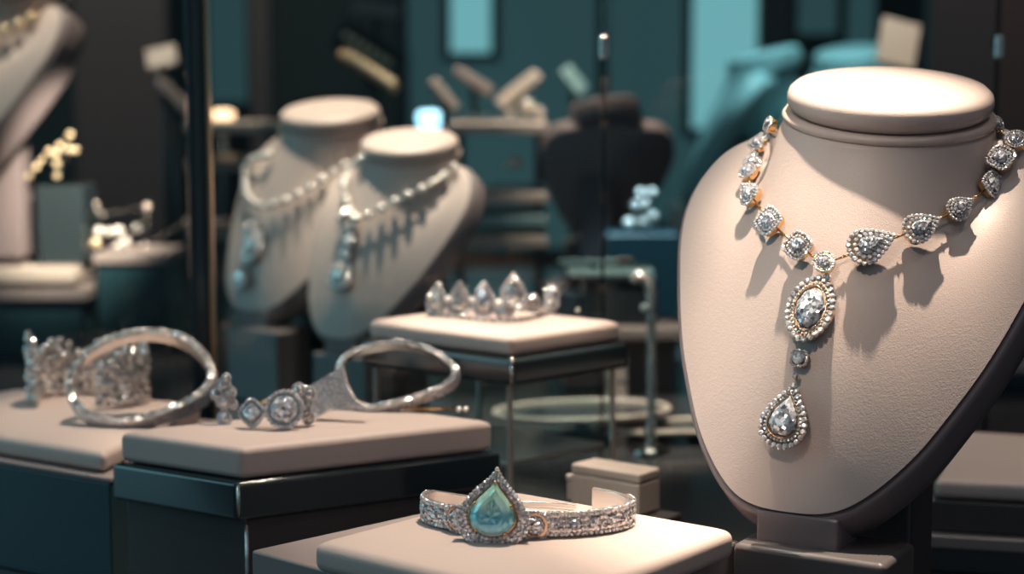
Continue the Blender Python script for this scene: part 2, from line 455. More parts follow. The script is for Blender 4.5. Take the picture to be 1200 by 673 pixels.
# pendants
def hang(px, py, off=.008):
    p, n = hit(bv, px, py, 1.0); return p + n*off, (n + V((0, -.1, .12))).normalized()
def up_between(a, b):
    return (hang(*b)[0] - hang(*a)[0]).normalized()
c, n = hang(972, 329, .006); setting(neck, 'connector', c, n, up_between((970, 340), (974, 315)), 5*c.y/F, 'round', .004, 'rose')
c, n = hang(954, 366); upv = up_between((948, 400), (966, 333))
def pendant(c, n, up, r, shape):
    s = setting(neck, 'pendant', c, n, up, r, shape, .006, 'rose', inner=.60, big='big', bead_r=r*.125)
    x, y, z = frame_of(n, up); bm = bmesh.new()
    tube(bm, [c + z*.0006 - x*p[0] + y*p[1] for p in outline(shape, r*.66, 40)], .00055, 6, True)
    ob('inner_rim', bm, 'rose', s, smooth=True)
    bm = bmesh.new()
    for p in resample(outline(shape, r*.735, 60), int(2*pi*r*.75/(r*.13))): gem(bm, c - x*p[0] + y*p[1] + z*.0004, z, r*.062, y, 'round', .6, 6)
    ob('inner_halo', bm, 'pave', s)
pendant(c, n, upv, 31*c.y/F, 'kite')
c, n = hang(940, 422, .006); setting(neck, 'connector', c, n, up_between((938, 435), (943, 405)), 11.5*c.y/F, 'cushion', .005, 'rose', big='big')
c, n = hang(936, 443, .006); setting(neck, 'connector', c, n, V((0, 0, 1)), 4*c.y/F, 'round', .004, 'rose', halo=0, inner=.9)
c, n = hang(926, 489); pendant(c, n, up_between((920, 520), (938, 450)), 31.5*c.y/F, 'pear')
# ------------------------------------------------------------------ front pad and bracelet
ZP = 1.107
fp = [at(365, 632, z=ZP), at(655, 700, z=ZP), at(863, 617, z=ZP), at(600, 571, z=ZP)]
tray = ob('display_plinth', quad([at(294, 643, z=1.089), at(640, 735, z=1.089), at(868, 632, z=1.089), at(590, 578, z=1.089)], CT, 1.088), 'tray', bevel=.002)
tag(tray, 'taupe square plinth under the bracelet cushion at the front', 'plinth')
pad = ob('display_pad', cushion(fp, 1.088, ZP, .002), 'pad', bevel=.006, seg=5)
tag(pad, 'cream leather cushion under the aquamarine bracelet at the front', 'cushion')
br = thing('cuff_bracelet', 'diamond cuff bracelet with a teardrop aquamarine on the front cushion', 'bracelet', (0, 0, 0))
ctr = at(618, 610, z=ZP + .0005); AX, BX, RO = .0592, .034, R(-7)
def cuff(ph, grow=0, z=0):
    x = (AX + grow)*cos(ph); y = (BX + grow)*sin(ph)
    return V((ctr.x + x*cos(RO) - y*sin(RO), ctr.y + x*sin(RO) + y*cos(RO), ZP + .0005 + z))
HB = .0145
def hprof(d):                      # d: degrees, 50 .. -292
    return HB if d > -195 else max(.0035, HB - (-195 - d)/55*.011)
bm = bmesh.new(); rings = []
for k in range(140):
    d = 52 - k*(52+296)/139; a = R(d); h = hprof(d)
    rings.append([bm.verts.new(cuff(a, g, z)) for g, z in ((0, 0), (-.0016, .0008), (-.0016, h - .0008), (0, h))])
for a, b in zip(rings, rings[1:]):
    for k in range(4): bm.faces.new((a[k], a[(k+1) % 4], b[(k+1) % 4], b[k]))
bm.faces.new(rings[0]); bm.faces.new(rings[-1])
ob('band', bm, 'plat', br, smooth=False, bevel=.0003, seg=2)
def cuff_frame(d):
    p = cuff(R(d), 0, HB/2); q = cuff(R(d-1), 0, HB/2); t = (q-p).normalized(); n = V((t.y, -t.x, 0))
    if n.dot(p - V((ctr.x, ctr.y, p.z))) < 0: n = -n
    return p, n.normalized(), t
def pave_link(d, w, h=HB, big=None, zc=0):
    p, n, t = cuff_frame(d); p = p + V((0, 0, zc)); z = V((0, 0, 1))
    rot = Matrix((t, n, z)).transposed()
    bm = bmesh.new(); box(bm, p + n*.0011, (w, .0022, h), rot=rot); s = ob('pave_link', bm, 'plat', br, bevel=.0004, seg=2)
    bm = bmesh.new(); nx = max(2, round(w/.0029)); nz = max(2, round(h/.0029)); bg = big or w*.34
    for i in range(nx):
        for j in range(nz):
            u = (i+.5)/nx - .5; v = (j+.5)/nz - .5
            if math.hypot(u*w, v*h) < bg*.95: continue
            gem(bm, p + n*.0024 + t*u*w + z*v*h, (n + t*random.uniform(-.4, .4) + z*random.uniform(-.2, .5)), .00165, z, 'round', .6, 6)
    ob('small_stones', bm, 'pave', s)
    bm = bmesh.new(); gem(bm, p + n*.0028, n, bg, z, 'cushion', .45, 8); ob('centre_stone', bm, 'gem', s)
for d, w in ((12, .011), (-8, .009), (-22, .009), (-35, .0105), (-48, .0118), (-60, .0128), (-72, .012), (-134, .0115), (-146, .0105), (-158, .010), (-171, .0085), (-186, .009)):
    pave_link(d, w)
# round clusters beside the teardrop
for d, rr in ((-82, .0090), (-126, .0085)):
    p, n, t = cuff_frame(d); c = p + n*.0045 + V((0, 0, -.0005 if d == -82 else .0006))
    setting(br, 'round_cluster', c, n, V((0, 0, 1)), rr, 'round', .003, 'rose', big='gem', inner=.66, bead_r=.0012)
# the teardrop stands in front of the band, leaning back a little
c = at(577.5, 602, Y=cuff(R(-97)).y - .012); n = V((-.12, -1, .22)).normalized(); up = V((.10, .2, 1))
x, y, z = frame_of(n, up)
rp = 38*c.y/F
PO = [(0.0, 1.36), (.16, 1.12), (.42, .86), (.80, .45), (1.0, .0), (.98, -.38), (.72, -.74), (.34, -.90), (0, -.95)]
PO = PO + [(-a, b) for a, b in PO[-2:0:-1]]
so = resample([(p.x, p.y) for p in spline([V((a, b, 0)) for a, b in PO], 200, True)], 40)
def low(p): return 1 + .17*max(0, min(1, (.45 - p[1])/.5))*(1.0 if p[0] < .1 else .75)
bm = bmesh.new(); prism(bm, [c - z*.0075 + x*p[0]*rp*low(p) + y*p[1]*rp*low(p) for p in so], z*.0062)
ps = ob('teardrop_setting', bm, 'rose', br, bevel=.0005, seg=2)
bm = bmesh.new()
for s_, k in ((1.11, 50), (.985, 46), (.86, 40)):
    for p in resample(so, k):
        if s_ > 1.1 and low(p) < 1.08: continue
        gem(bm, c + x*p[0]*rp*s_ + y*(p[1]*rp*s_) - z*.0008, (z + x*random.uniform(-.3, .3) + y*random.uniform(-.2, .4)), .00165, V((random.random(), random.random(), 1)), 'round', .6, 6)
ob('halo', bm, 'pave', ps)
bm = bmesh.new(); prism(bm, [c - z*.002 + x*p[0]*rp*.76 + y*(p[1]*.92+.01)*rp*.82 for p in so], z*.0044); ob('bezel', bm, 'gold', ps, bevel=.0005, seg=2)
def big_pear(bm, c, x, y, z, rp, sx, sy):
    n = 20; o = resample(so, n*2)
    def ring(s, h, k): return [bm.verts.new(c + x*p[0]*rp*s*sx + y*(p[1]*rp*s*sy) + z*h) for p in o[k::2]]
    a = ring(1, 0, 0); b = ring(.82, rp*.17, 1); d = ring(.66, rp*.25, 0); t = ring(.5, rp*.29, 1); bot = bm.verts.new(c - z*rp*.3)
    def tri(a, b, sh):
        m = len(a)
        for i in range(m):
            j = (i+1) % m
            if sh: bm.faces.new((a[i], a[j], b[i])); bm.faces.new((a[j], b[j], b[i]))
            else: bm.faces.new((a[i], b[j], b[i])); bm.faces.new((a[i], a[j], b[j]))
    tri(a, b, 1); tri(b, d, 0); tri(d, t, 1)
    # many-sided table: a fan of kite facets round the low centre, as the pavilion reads through the stone
    cen = bm.verts.new(c + z*rp*.25 - y*rp*.12)
    mid = [bm.verts.new(v.co.lerp(cen.co, .5) + (z*random.uniform(-.055, .05) + x*random.uniform(-.05, .05) + y*random.uniform(-.05, .05))*rp) for i, v in enumerate(t)]
    for i in range(n):
        j = (i+1) % n
        bm.faces.new((t[i], t[j], mid[i])); bm.faces.new((t[j], mid[j], mid[i])); bm.faces.new((mid[i], mid[j], cen)); bm.faces.new((bot, a[j], a[i]))
bm = bmesh.new(); big_pear(bm, c + z*.0022, x, y, z, rp, .71, .76)
plabel(ob('teardrop_stone', bm, 'teal_gem', ps), 'sea-green to blue teardrop stone')
bm = bmesh.new()
for p in (so[0], so[8], so[16], so[24], so[32]):
    q = c + x*p[0]*rp*.68 + y*(p[1]*rp*.72) + z*.003; ball(bm, q, .0011, 2)
ob('prongs', bm, 'gold', ps, smooth=True)
bm = bmesh.new(); ball(bm, c + y*1.40*rp, .0013, 2); ob('tip_bead', bm, 'plat', ps, smooth=True)
# ------------------------------------------------------------------ small cream boxes behind the bracelet
zb = 1.052
pb = [at(640, 600, z=zb), at(752, 618, z=zb), at(800, 600, z=zb), at(690, 586, z=zb)]
tag(ob('low_plinth', quad(pb, CT, zb-.0005), 'box', bevel=.002), 'low dark plinth hidden behind the front cushion under the cream boxes', 'plinth')
zt = zb + .031
q4 = [at(669, 543, z=zt), at(749, 556, z=zt), at(774, 548, z=zt), at(697, 536, z=zt)]
gb = thing('gift_box', 'larger cream jewellery box with a softly rounded lid behind the bracelet', 'box', V((q4[0]+q4[2])*.5)*1, None)
gb.location.z = zb
ob('body', quad(q4, zb, zt-.008), 'cream', gb, bevel=.0015); ob('lid', quad(q4, zt-.0076, zt, .0003), 'cream', gb, bevel=.002)
zs = zb + .019
q5 = [at(664, 556, z=zs), at(697, 562, z=zs), at(719, 557, z=zs), at(686, 551, z=zs)]
sb = thing('ring_box', 'small cream ring box in front of the larger cream box', 'box', V((q5[0]+q5[2])*.5), None); sb.location.z = zb
ob('body', quad(q5, zb, zs-.0058), 'cream', sb, bevel=.001); ob('lid', quad(q5, zs-.0054, zs, .0012), 'cream', sb, bevel=.0015)
cq = (q5[0]+q5[1])*.5; cq.z = zs-.006
ob('clasp', boxes((cq - V((0, .0006, 0)), (.003, .0016, .006))), 'chrome', sb, bevel=.0003)
# ------------------------------------------------------------------ middle pad, slab, box
ZM = 1.122
mp = [at(139, 503, z=ZM), at(283, 523, z=ZM), at(579, 491, z=ZM), at(440, 472, z=ZM)]
tag(ob('display_pad', cushion(mp, 1.099, ZM, .002), 'pad', bevel=.006, seg=5), 'long cream leather pad under the wide diamond bracelet with the pointed loop', 'cushion')
pl_ = thing('display_plinth', 'dark glossy plinth with chrome corner under the wide diamond bracelet', 'plinth', (mp[1].x, mp[1].y, CT))
ob('top_slab', quad(mp, 1.072, 1.0985, .006), 'slab', pl_, bevel=.0035, seg=4)
ob('cabinet', quad(mp, CT, 1.0715, -.004), 'box', pl_, bevel=.0015)
cc = sum((V((p.x, p.y, 0)) for p in mp), V())/4; dd = V((mp[1].x, mp[1].y, 0)) - cc
e = cc + dd*(1 + (-.004)/dd.length)
bm = bmesh.new(); tube(bm, [e + V((0, 0, CT)), e + V((0, 0, 1.0712))], .0011, 8); ob('corner_trim', bm, 'chrome', pl_, smooth=True)
e2 = cc + dd*(1 + .0045/dd.length)
bm = bmesh.new(); tube(bm, [e2 + V((0, 0, 1.0745)), e2 + V((0, 0, 1.0965))], .0012, 8); ob('corner_trim', bm, 'chrome', pl_, smooth=True)
# ------------------------------------------------------------------ left pad and plinth
ZL = 1.10
lp = [at(-150, 485, z=ZL), at(122, 528, z=ZL), at(236, 470, z=ZL), at(20, 452, z=ZL)]
tag(ob('display_pad', cushion(lp, 1.083, ZL, .002), 'pad', bevel=.0055, seg=5), 'cream pad at the left edge carrying the diamond bangle and tiara', 'cushion')
pl2 = thing('display_plinth', 'dark teal plinth with a pale ledge under the left pad', 'plinth', (lp[1].x, lp[1].y, CT))
ob('cabinet', quad(lp, CT, 1.0785, .013), 'tealbox', pl2, bevel=.0015); ob('ledge', quad(lp, 1.0788, 1.0825, .015), 'tray', pl2, bevel=.001)
# ------------------------------------------------------------------ pavé rings
def pave_on(bm, pts, side, w, rows, r, out, closed=True, lim=None):
    n = len(pts); cen = sum(pts, V())/n
    for i, p in enumerate(pts):
        t = (pts[(i+1) % n]-pts[i-1]) if closed else (pts[min(i+1, n-1)]-pts[max(0, i-1)])
        t.normalize(); o = t.cross(side).normalized()
        if o.dot(p-cen) < 0: o = -o
        ww = w(i/n) if callable(w) else w
        for k in range(rows):
            f = (k+.5)/rows - .5
            gem(bm, p + side*ww*f + o*out + t*random.uniform(-.2, .2)*r, (o + side*random.uniform(-.5, .7) + t*random.uniform(-.4, .4)), r*random.uniform(.8, 1.15), t, 'round', .7, 6)
# bangle (leans back)
Ob = at(150, 499, z=ZL+.0005); nb = V((.05, -cos(R(43)), sin(R(43)))).normalized()
loop = [(87, 462), (93, 436), (113, 414), (145, 400), (180, 396), (214, 404), (238, 425), (246, 446), (236, 464), (210, 479), (175, 490), (140, 495), (105, 486)]
lpts = spline([on_plane(a, b, Ob, nb) for a, b in loop], 110, True)
bg = thing('bangle', 'large pave diamond bangle leaning back on the left pad', 'bangle', Ob)
wf = lambda f: .012 + .006*max(0, cos(2*pi*(f-.55)))
bm = bmesh.new(); band(bm, lpts, nb, wf, .0042); ob('hoop', bm, 'plat', bg, bevel=.0006, seg=2)
bm = bmesh.new(); pave_on(bm, lpts, nb, wf, 5, .0018, .0044); ob('outer_stones', bm, 'pave', bg)
bm = bmesh.new()
for i, p in enumerate(lpts):
    t = (lpts[(i+1) % 110]-lpts[i-1]).normalized(); o = t.cross(nb); o = o if o.dot(p-sum(lpts, V())/110) > 0 else -o
    for oo in (.0006, .0036): gem(bm, p + nb*wf(i/110)*.51 + o*oo + t*random.uniform(-.0006, .0006), (nb + o*random.uniform(-.25, .3) + t*random.uniform(-.22, .22)), random.uniform(.0014, .0022), t, 'round', .7, 6)
ob('front_edge_stones', bm, 'softgem', bg)
# tiara behind the bangle: low open ring of stones on the pad
tc_ = at(104, 478, z=ZL); tc_.y += .025; tc_.x -= .006
ti = thing('tiara', 'ornate diamond tiara with openwork sides standing behind the bangle', 'tiara', (tc_.x, tc_.y, ZL))
def tp(d, z, g=0): return V((tc_.x + (.047+g)*cos(R(d)), tc_.y + (.036+g)*sin(R(d)), ZL + z))
for k, (z, r) in enumerate(((.002, .0016), (.016, .0010))):
    bm = bmesh.new(); tube(bm, [tp(-140 - 275*i/70 + 360, z) for i in range(71)], r, 6); ob('rail', bm, 'plat', ti, smooth=True)
for i in range(30):
    d = 218 - 285*i/29; h = .030 + .014*abs(sin(i*.55)) + (.010 if i < 6 else 0)
    dirn = V((cos(R(d)), sin(R(d)), .15))
    bm = bmesh.new()
    tube(bm, spline([tp(d-5, .002), tp(d-4, h*.5), tp(d, h), tp(d+4, h*.5), tp(d+5, .002)], 16), .0013, 6)
    pt = ob('arch', bm, 'plat', ti, smooth=True)
    bm = bmesh.new(); zz = .003; k = 0
    while zz < h:
        r_ = random.choice((.0022, .003, .0038, .0046))
        for sg in (1, -1):
            gem(bm, tp(d + (2.5 if k % 2 else -2.5), zz + r_*.5, .001*sg), dirn*sg + V((random.uniform(-.3, .3), random.uniform(-.3, .3), random.uniform(-.1, .5))), r_, V((0, 0, 1)), random.choice(('round', 'pear', 'round')), .55, 8)
        zz += r_*1.6; k += 1
    for sg in (1, -1): gem(bm, tp(d, h + .003, .0004*sg), dirn*sg, .0034, V((0, 0, 1)), 'round', .6, 8)
    ob('stones', bm, 'softgem', pt)
# ------------------------------------------------------------------ wide bracelet on the middle pad
wb = thing('loop_bracelet', 'wide diamond bracelet with a pointed open loop and round stone on the long pad', 'bracelet', at(400, 490, z=ZM))
Oc = at(430, 480, z=ZM+.0008); ncn = V((-.10, -cos(R(42)), sin(R(42)))).normalized()
lc = [(401, 432), (412, 419), (440, 410), (470, 407), (500, 414), (520, 426), (532, 439), (522, 452), (495, 464), (460, 474), (432, 478), (414, 468), (404, 450)]
cp = spline([on_plane(a, b, Oc, ncn) for a, b in lc], 100, True)
wl = lambda f: .006 + .004*abs(sin(pi*f))
bm = bmesh.new(); band(bm, cp, ncn, wl, .0034); ob('loop', bm, 'plat', wb, bevel=.0005, seg=2)
bm = bmesh.new(); pave_on(bm, cp, ncn, wl, 4, .0014, .0036); ob('loop_stones', bm, 'pave', wb)
bm = bmesh.new()
for i, p in enumerate(cp):
    t = (cp[(i+1) % 100]-cp[i-1]).normalized(); o = t.cross(ncn); o = o if o.dot(p-sum(cp, V())/100) > 0 else -o
    for oo in (.0005, .0029): gem(bm, p + ncn*wl(i/100)*.51 + o*oo, (ncn + o*random.uniform(-.25, .3) + t*random.uniform(-.22, .22)), random.uniform(.0012, .0019), t, 'round', .7, 6)
ob('loop_edge_stones', bm, 'softgem', wb)
# shoulder: tapering pavé shield between the loop and the collar
sh4 = [(366, 452), (380, 443), (401, 430), (406, 450), (416, 468), (432, 479), (410, 478), (388, 480), (372, 489), (366, 492)]
ns = V((-.45, -.85, .35)).normalized(); Os = at(366, 492, z=ZM+.001)
def shp(a, b, g=0):
    p = on_plane(a, b, Os, V((-.2, -.95, .3)).normalized()); return p + ns*g
bm = bmesh.new(); prism(bm, [shp(a, b) for a, b in sh4], V((.0012, .005, -.0004))); sho = ob('shoulder', bm, 'plat', wb, bevel=.0012)
bm = bmesh.new()
def inside(x, y, P):
    r = False
    for i in range(len(P)):
        (x1, y1), (x2, y2) = P[i-1], P[i]
        if (y1 > y) != (y2 > y) and x < (x2-x1)*(y-y1)/(y2-y1)+x1: r = not r
    return r
for i in range(40):
    for j in range(30):
        a = 362 + i*2.0*1.1 + (j % 2)*1.1; b = 428 + j*2.1
        if inside(a, b, sh4): gem(bm, shp(a, b, .0005), ns + V((random.uniform(-.4, .4), 0, random.uniform(-.4, .4))), .00078, V((0, 0, 1)), 'round', .7, 6)
ob('shoulder_stones', bm, 'pave', sho)
# collar, round stone, square stone, end cluster
def stone(name, px, py, r, shape, Y, n, up=V((0, 0, 1)), m='big', **k):
    c = at(px, py, Y=Y); return setting(wb, name, c, n.normalized(), up, r*Y/F, shape, .004, 'plat', big=m, **k)
Ym = at(333, 504, z=ZM).y
stone('round_stone', 333, 480, 23.5, 'round', Ym + .001, V((.05, -1, .25)), inner=.72, bead_r=.0018)
stone('square_stone', 295, 484, 16.5, 'cushion', Ym + .004, V((-.35, -1, .2)), up=V((.8, 0, 1)), inner=.66, bead_r=.0014)
for (px, py, r) in ((352, 470, 11), (357, 482, 9), (350, 457, 8), (362, 462, 9), (362, 490, 8)):
    stone('collar_cluster', px, py, r, 'round', Ym + .012, V((-.2, -1, .3)), m='softgem', inner=.7, bead_r=.0013)
bm = bmesh.new(); tube(bm, [at(306, 472, Y=Ym+.012), at(322, 465, Y=Ym+.012), at(345, 462, Y=Ym+.014)], .0013, 8); ob('link_bar', bm, 'gold', wb, smooth=True)
ec = thing('earring', 'diamond cluster drop earring lying between the bangle and the square stone', 'earring', at(264, 496, z=ZM))
for px, py, r, s in ((263, 488, 9, 'pear'), (262, 470, 9, 'round'), (254, 462, 7, 'round'), (270, 460, 7, 'round'), (262, 451, 8, 'round'), (272, 474, 6, 'round'), (265, 443, 5, 'round')):
    c = at(px, py, Y=at(264, 498, z=ZM).y + .004)
    setting(ec, 'stone_setting', c, V((random.uniform(-.3, .3), -1, random.uniform(.1, .5))).normalized(), V((0, 0, 1)), r*c.y/F, s, .004, 'plat', big='softgem', inner=.7, bead_r=.0012)
pn = thing('stick_pin', 'thin gold pin with two beads beside the pointed loop', 'pin', at(520, 480, z=ZM))
pa, pb_ = at(474, 479.5, z=ZM+.0014), at(536, 479.5, z=ZM+.0014)
bm = bmesh.new(); tube(bm, [pa, pb_], .0011, 8); ob('shaft', bm, 'gold', pn, smooth=True)
for q in (538, 546):
    bm = bmesh.new(); ball(bm, at(q, 480, z=ZM+.002), .0024); ob('bead', bm, 'bead', pn, smooth=True)
# ------------------------------------------------------------------ crown pad, slab, glass riser
ZC = 1.168
kp = [at(430, 373, z=ZC), at(599, 393, z=ZC), at(729, 375, z=ZC), at(560, 357, z=ZC)]
tag(ob('display_pad', cushion(kp, 1.1505, ZC, .0015), 'pad', bevel=.0055, seg=5), 'bright cream square pad carrying the small pointed crown', 'cushion')
rs = thing('glass_riser', 'glass riser with dark glossy top under the crown pad', 'riser', (kp[1].x, kp[1].y, CT))
ob('top_slab', quad(kp, 1.1285, 1.150, .006), 'slab', rs, bevel=.004, seg=4)
kc = sum((V((p.x, p.y, 0)) for p in kp), V())/4
ins = [kc + (V((p.x, p.y, 0))-kc)*.93 for p in kp]
for i in range(4):
    a, b = ins[i], ins[(i+1) % 4]; d = (b-a).normalized()*.0025; nrm = V((d.y, -d.x, 0)).normalized()*.0012
    bm = bmesh.new(); prism(bm, [a+d-nrm+V((0, 0, CT)), b-d-nrm+V((0, 0, CT)), b-d+nrm+V((0, 0, CT)), a+d+nrm+V((0, 0, CT))], V((0, 0, .128))); ob('pane', bm, 'glass', rs)
    bm = boxes((a + V((0, 0, CT+.064)), (.0036, .0036, .128), R(40))); ob('corner_strip', bm, 'glass_edge', rs, bevel=.0005)
e = kc + (V((kp[1].x, kp[1].y, 0))-kc)*1.04
bm = bmesh.new(); tube(bm, [e + V((0, 0, 1.1315)), e + V((0, 0, 1.1475))], .0014, 8); ball(bm, e + V((0, 0, 1.149)), .0020); ob('corner_trim', bm, 'chrome', rs, smooth=True)
ob('shelf', quad([V((p.x, p.y, 0)) for p in ins], 1.062, 1.066, -.006), 'glass_edge', rs, bevel=.001)
# crown
cw = thing('crown', 'small crown of pointed pear stones on the bright square pad', 'crown', (kp[1].x, kp[1].y+.05, ZC))
base = spline([at(504, 366, z=ZC+.002), at(540, 371, z=ZC+.002), at(590, 376, z=ZC+.002), at(628, 371, z=ZC+.002), at(640, 364, z=ZC+.002), at(600, 359, z=ZC+.002), at(545, 359, z=ZC+.002)], 80, True)
bm = bmesh.new(); band(bm, base, V((0, 0, 1)), .004, .0015); ob('base_band', bm, 'plat', cw)
bm = bmesh.new(); pave_on(bm, base[::2], V((0, 0, 1)), .004, 1, .0022, .002); ob('band_stones', bm, 'softgem', cw)
def pear_on(root, px, py, r, Y, shape='pear', n=V((0, -1, .2)), up=V((0, 0, 1))):
    c = at(px, py, Y=Y); s = setting(root, 'stone_setting', c, n.normalized(), up, r*Y/F, shape, .004, 'plat', big='softgem', inner=.72, bead_r=.0020)
    return s
Yc = at(570, 373, z=ZC).y
for px, py, r, sp, dy, dn in ((512, 350, 14, 'pear', .012, -.5), (538, 351, 16, 'pear', .004, -.25), (567, 351, 16, 'pear', 0, 0), (602, 341, 16.5, 'pear', .004, .1), (591, 364, 11, 'kite', -.006, .1), (624, 354, 9, 'round', .012, .4)):
    pear_on(cw, px, py, r, Yc + dy, sp, V((dn, -1, .2)))
for px, py, r in ((504, 348, 4.2), (525, 351, 4.2), (553, 352, 4.2), (584, 356, 5.2), (608, 361, 5), (600, 357, 4), (515, 334, 3.6)):
    bm = bmesh.new(); ball(bm, at(px, py, Y=Yc - .006 + (.01 if px < 530 else 0)), r*Yc/F); ob('bead', bm, 'bead', cw, smooth=True)
for px, py, h in ((540, 366, 8), (570, 367, 8), (600, 364, 10), (514, 364, 7)):
    bm = bmesh.new(); tube(bm, [at(px, py+4, Y=Yc+.006), at(px, py-h, Y=Yc+.006)], .0016, 6); ob('stem', bm, 'plat', cw, smooth=True)
es = thing('stud_earring', 'tiny two-stone diamond stud standing right of the crown', 'earring', at(646, 366, z=ZC))
pear_on(es, 647, 344, 9.5, at(646, 366, z=ZC).y, 'round'); pear_on(es, 646, 357, 8.5, at(646, 366, z=ZC).y - .002, 'cushion', up=V((1, 0, 1)))
bm = bmesh.new(); tube(bm, [at(646, 367, z=ZC), at(646, 350, Y=at(646, 367, z=ZC).y+.002)], .0014, 6); ob('post', bm, 'plat', es, smooth=True)
bm = bmesh.new(); ball(bm, at(677, 364, z=ZC+.0016), .0022); ob_ = ob('loose_bead', bm, 'bead', smooth=True); tag(ob_, 'single tiny bead on the far side of the crown pad', 'bead')
# ------------------------------------------------------------------ case post and panes
YG = 1.55
pst = thing('case_post', 'tall dark metal corner post of the glass case', 'post', (at(236, 300, Y=YG).x, YG, CT))
xp = at(236, 300, Y=YG).x
ob('profile', boxes((V((xp, YG, 1.45)), (.017, .02, .9))), 'frame', pst, bevel=.002)
ob('trim_strip', boxes((V((xp + .0105, YG - .004, 1.45)), (.0028, .010, .9))), 'brass', pst, bevel=.0005)
ob('groove', boxes((V((xp + .001, YG - .0108, 1.45)), (.004, .0016, .9))), 'slab', pst)
x7, x11 = at(705, 60, Y=YG).x, at(1166, 60, Y=YG).x
def pane(name, label, x0, x1, edge):
    t = thing('case_glass', label, 'glass pane', ((x0+x1)/2, YG, CT))
    ob('pane', boxes((V(((x0+x1)/2, YG, 1.45)), (x1-x0, .004, .9))), 'glass', t)
    if edge:
        ob('edge_strip', boxes((V((x1+.0022, YG, 1.45)), (.0034, .006, .9))), 'smoke', t)
        bm = boxes((V((x1+.0022, YG-.001, at(705, 55, Y=YG).z)), (.0085, .016, .022)))
        ob('clip', bm, 'chrome', t, bevel=.002)
    return t
pane('glass_pane', 'clear glass pane between the dark post and the middle clip', xp + .014, x7, True)
pane('glass_pane', 'clear glass pane on the right behind the large bust', x7 + .006, x11, True)
pane('glass_pane', 'clear glass pane left of the dark post', -1.0, xp - .011, False)
# ------------------------------------------------------------------ behind the pane: trays, box stack, cane, dark case
def oval_tray(label, cpx, cpy, sx, tilt, ry, z):
    c = at(cpx, cpy, z=z); rx = sx*c.y/F
    t = thing('oval_tray', label, 'tray', c)
    m = Matrix.Translation(c) @ Matrix.Rotation(R(tilt), 4, 'Z')
    pts = [m @ V((rx*cos(2*pi*i/64), ry*sin(2*pi*i/64), 0)) for i in range(64)]
    bm = bmesh.new(); prism(bm, [p for p in pts], V((0, 0, .002))); ob('plate', bm, 'slab', t, bevel=.0005)
    bm = bmesh.new(); tube(bm, [p + V((0, 0, .003)) for p in pts], .0024, 8, True); ob('rim', bm, 'cream', t, smooth=True)
    return t
def tray_foot(t, c, h, r=.03):
    bm = bmesh.new(); lathe(bm, [(0, CT-c.z), (r, CT-c.z), (r, CT-c.z+.004), (.008, CT-c.z+.012), (.008, -.004), (r*.8, 0), (0, 0)], c, 32); ob('pedestal', bm, 'slab', t, smooth=True)
t = oval_tray('oval dark glass tray with bright rim seen through the riser', 682, 484, 106, 12, .05, 1.028); tray_foot(t, at(682, 484, z=1.028), 0)
t = oval_tray('oval dark glass tray with bright rim half hidden by the large bust', 840, 501, 150, 12, .032, 1.012); tray_foot(t, at(840, 501, z=1.012), 0)
for k, nm in enumerate(('lowest of the stack of small cream boxes behind the glass riser', 'second from the bottom of the small cream box stack behind the glass riser',
                        'second from the top of the small cream box stack behind the glass riser', 'topmost of the small cream boxes stacked behind the glass riser')):
    bx = thing('stacked_box', nm, 'box', V((.112, 1.81, 1.0003 + k*.0168)), 'small cream boxes stacked behind the riser')
    c0 = bx.location
    ob('body', boxes((c0 + V((0, 0, .0053)), (.021, .02, .0106))), 'cream', bx, bevel=.001); ob('lid', boxes((c0 + V((0, 0, .0137)), (.022, .021, .0056))), 'cream', bx, bevel=.001)
Yk = 1.64
cane = thing('crystal_hook', 'tall hook-shaped rod crusted with crystals behind the crown pad', 'jewellery hook', V((at(763, 500, Y=Yk).x, Yk, CT)))
rod = [at(763, 400, Y=Yk)]; rod[0].z = CT + .006
rod += [at(763.5, 480, Y=Yk), at(763.5, 420, Y=Yk), at(763, 360, Y=Yk), at(762, 337, Y=Yk), at(756, 327, Y=Yk), at(748, 324, Y=Yk), at(741, 328, Y=Yk)]
rp_ = spline(rod, 60)
bm = bmesh.new(); tube(bm, rp_, .0034, 8); ob('rod', bm, 'plat', cane, smooth=True)
bm = bmesh.new()
for i in range(1, 59):
    for k in range(5):
        a = 2*pi*k/5 + i*.6; q = rp_[i]; t = (rp_[i+1]-rp_[i-1]).normalized(); x_, y_, z_ = frame_of(t, V((.3, 1, 0))); o_ = x_*cos(a)+y_*sin(a)
        gem(bm, q + o_*.0036, o_, .0022, t, 'round', .7, 6)
ob('crystals', bm, 'softgem', cane)
bm = bmesh.new(); ball(bm, at(755, 361, Y=Yk), .0042); tube(bm, [at(755, 361, Y=Yk), at(762, 362, Y=Yk)], .0012, 6); ob('end_bead', bm, 'bead', cane, smooth=True)
bm = bmesh.new(); lathe(bm, [(0, 0), (.02, 0), (.02, .004), (.006, .008), (0, .008)], V((rod[0].x, Yk, CT)), 32); ob('foot', bm, 'chrome', cane, smooth=True)
dc = thing('dark_jewellery_case', 'open dark jewellery case behind the crystal hook with pale teal lid edge', 'jewellery case', at(725, 365, Y=1.95))
c0 = at(728, 345, Y=1.95); c0.z = 1.11
ob('body', boxes((c0 + V((0, .05, -.002)), (.085, .09, .052))), 'slab', dc, bevel=.002)
ob('lid', boxes((c0 + V((-.012, .05, .032)), (.10, .10, .007))), 'tealcloth', dc, bevel=.0015)
ob('lower_tray', boxes((c0 + V((0, .04, -.036)), (.17, .11, .014))), 'tray', dc, bevel=.002)
ob('plinth', boxes((V((c0.x, c0.y+.05, (CT + 1.066)/2)), (.13, .08, .066))), 'box', dc, bevel=.002)
ob('clip', boxes((c0 + V((.004, .004, .046)), (.018, .006, .008))), 'chrome', dc, bevel=.001)
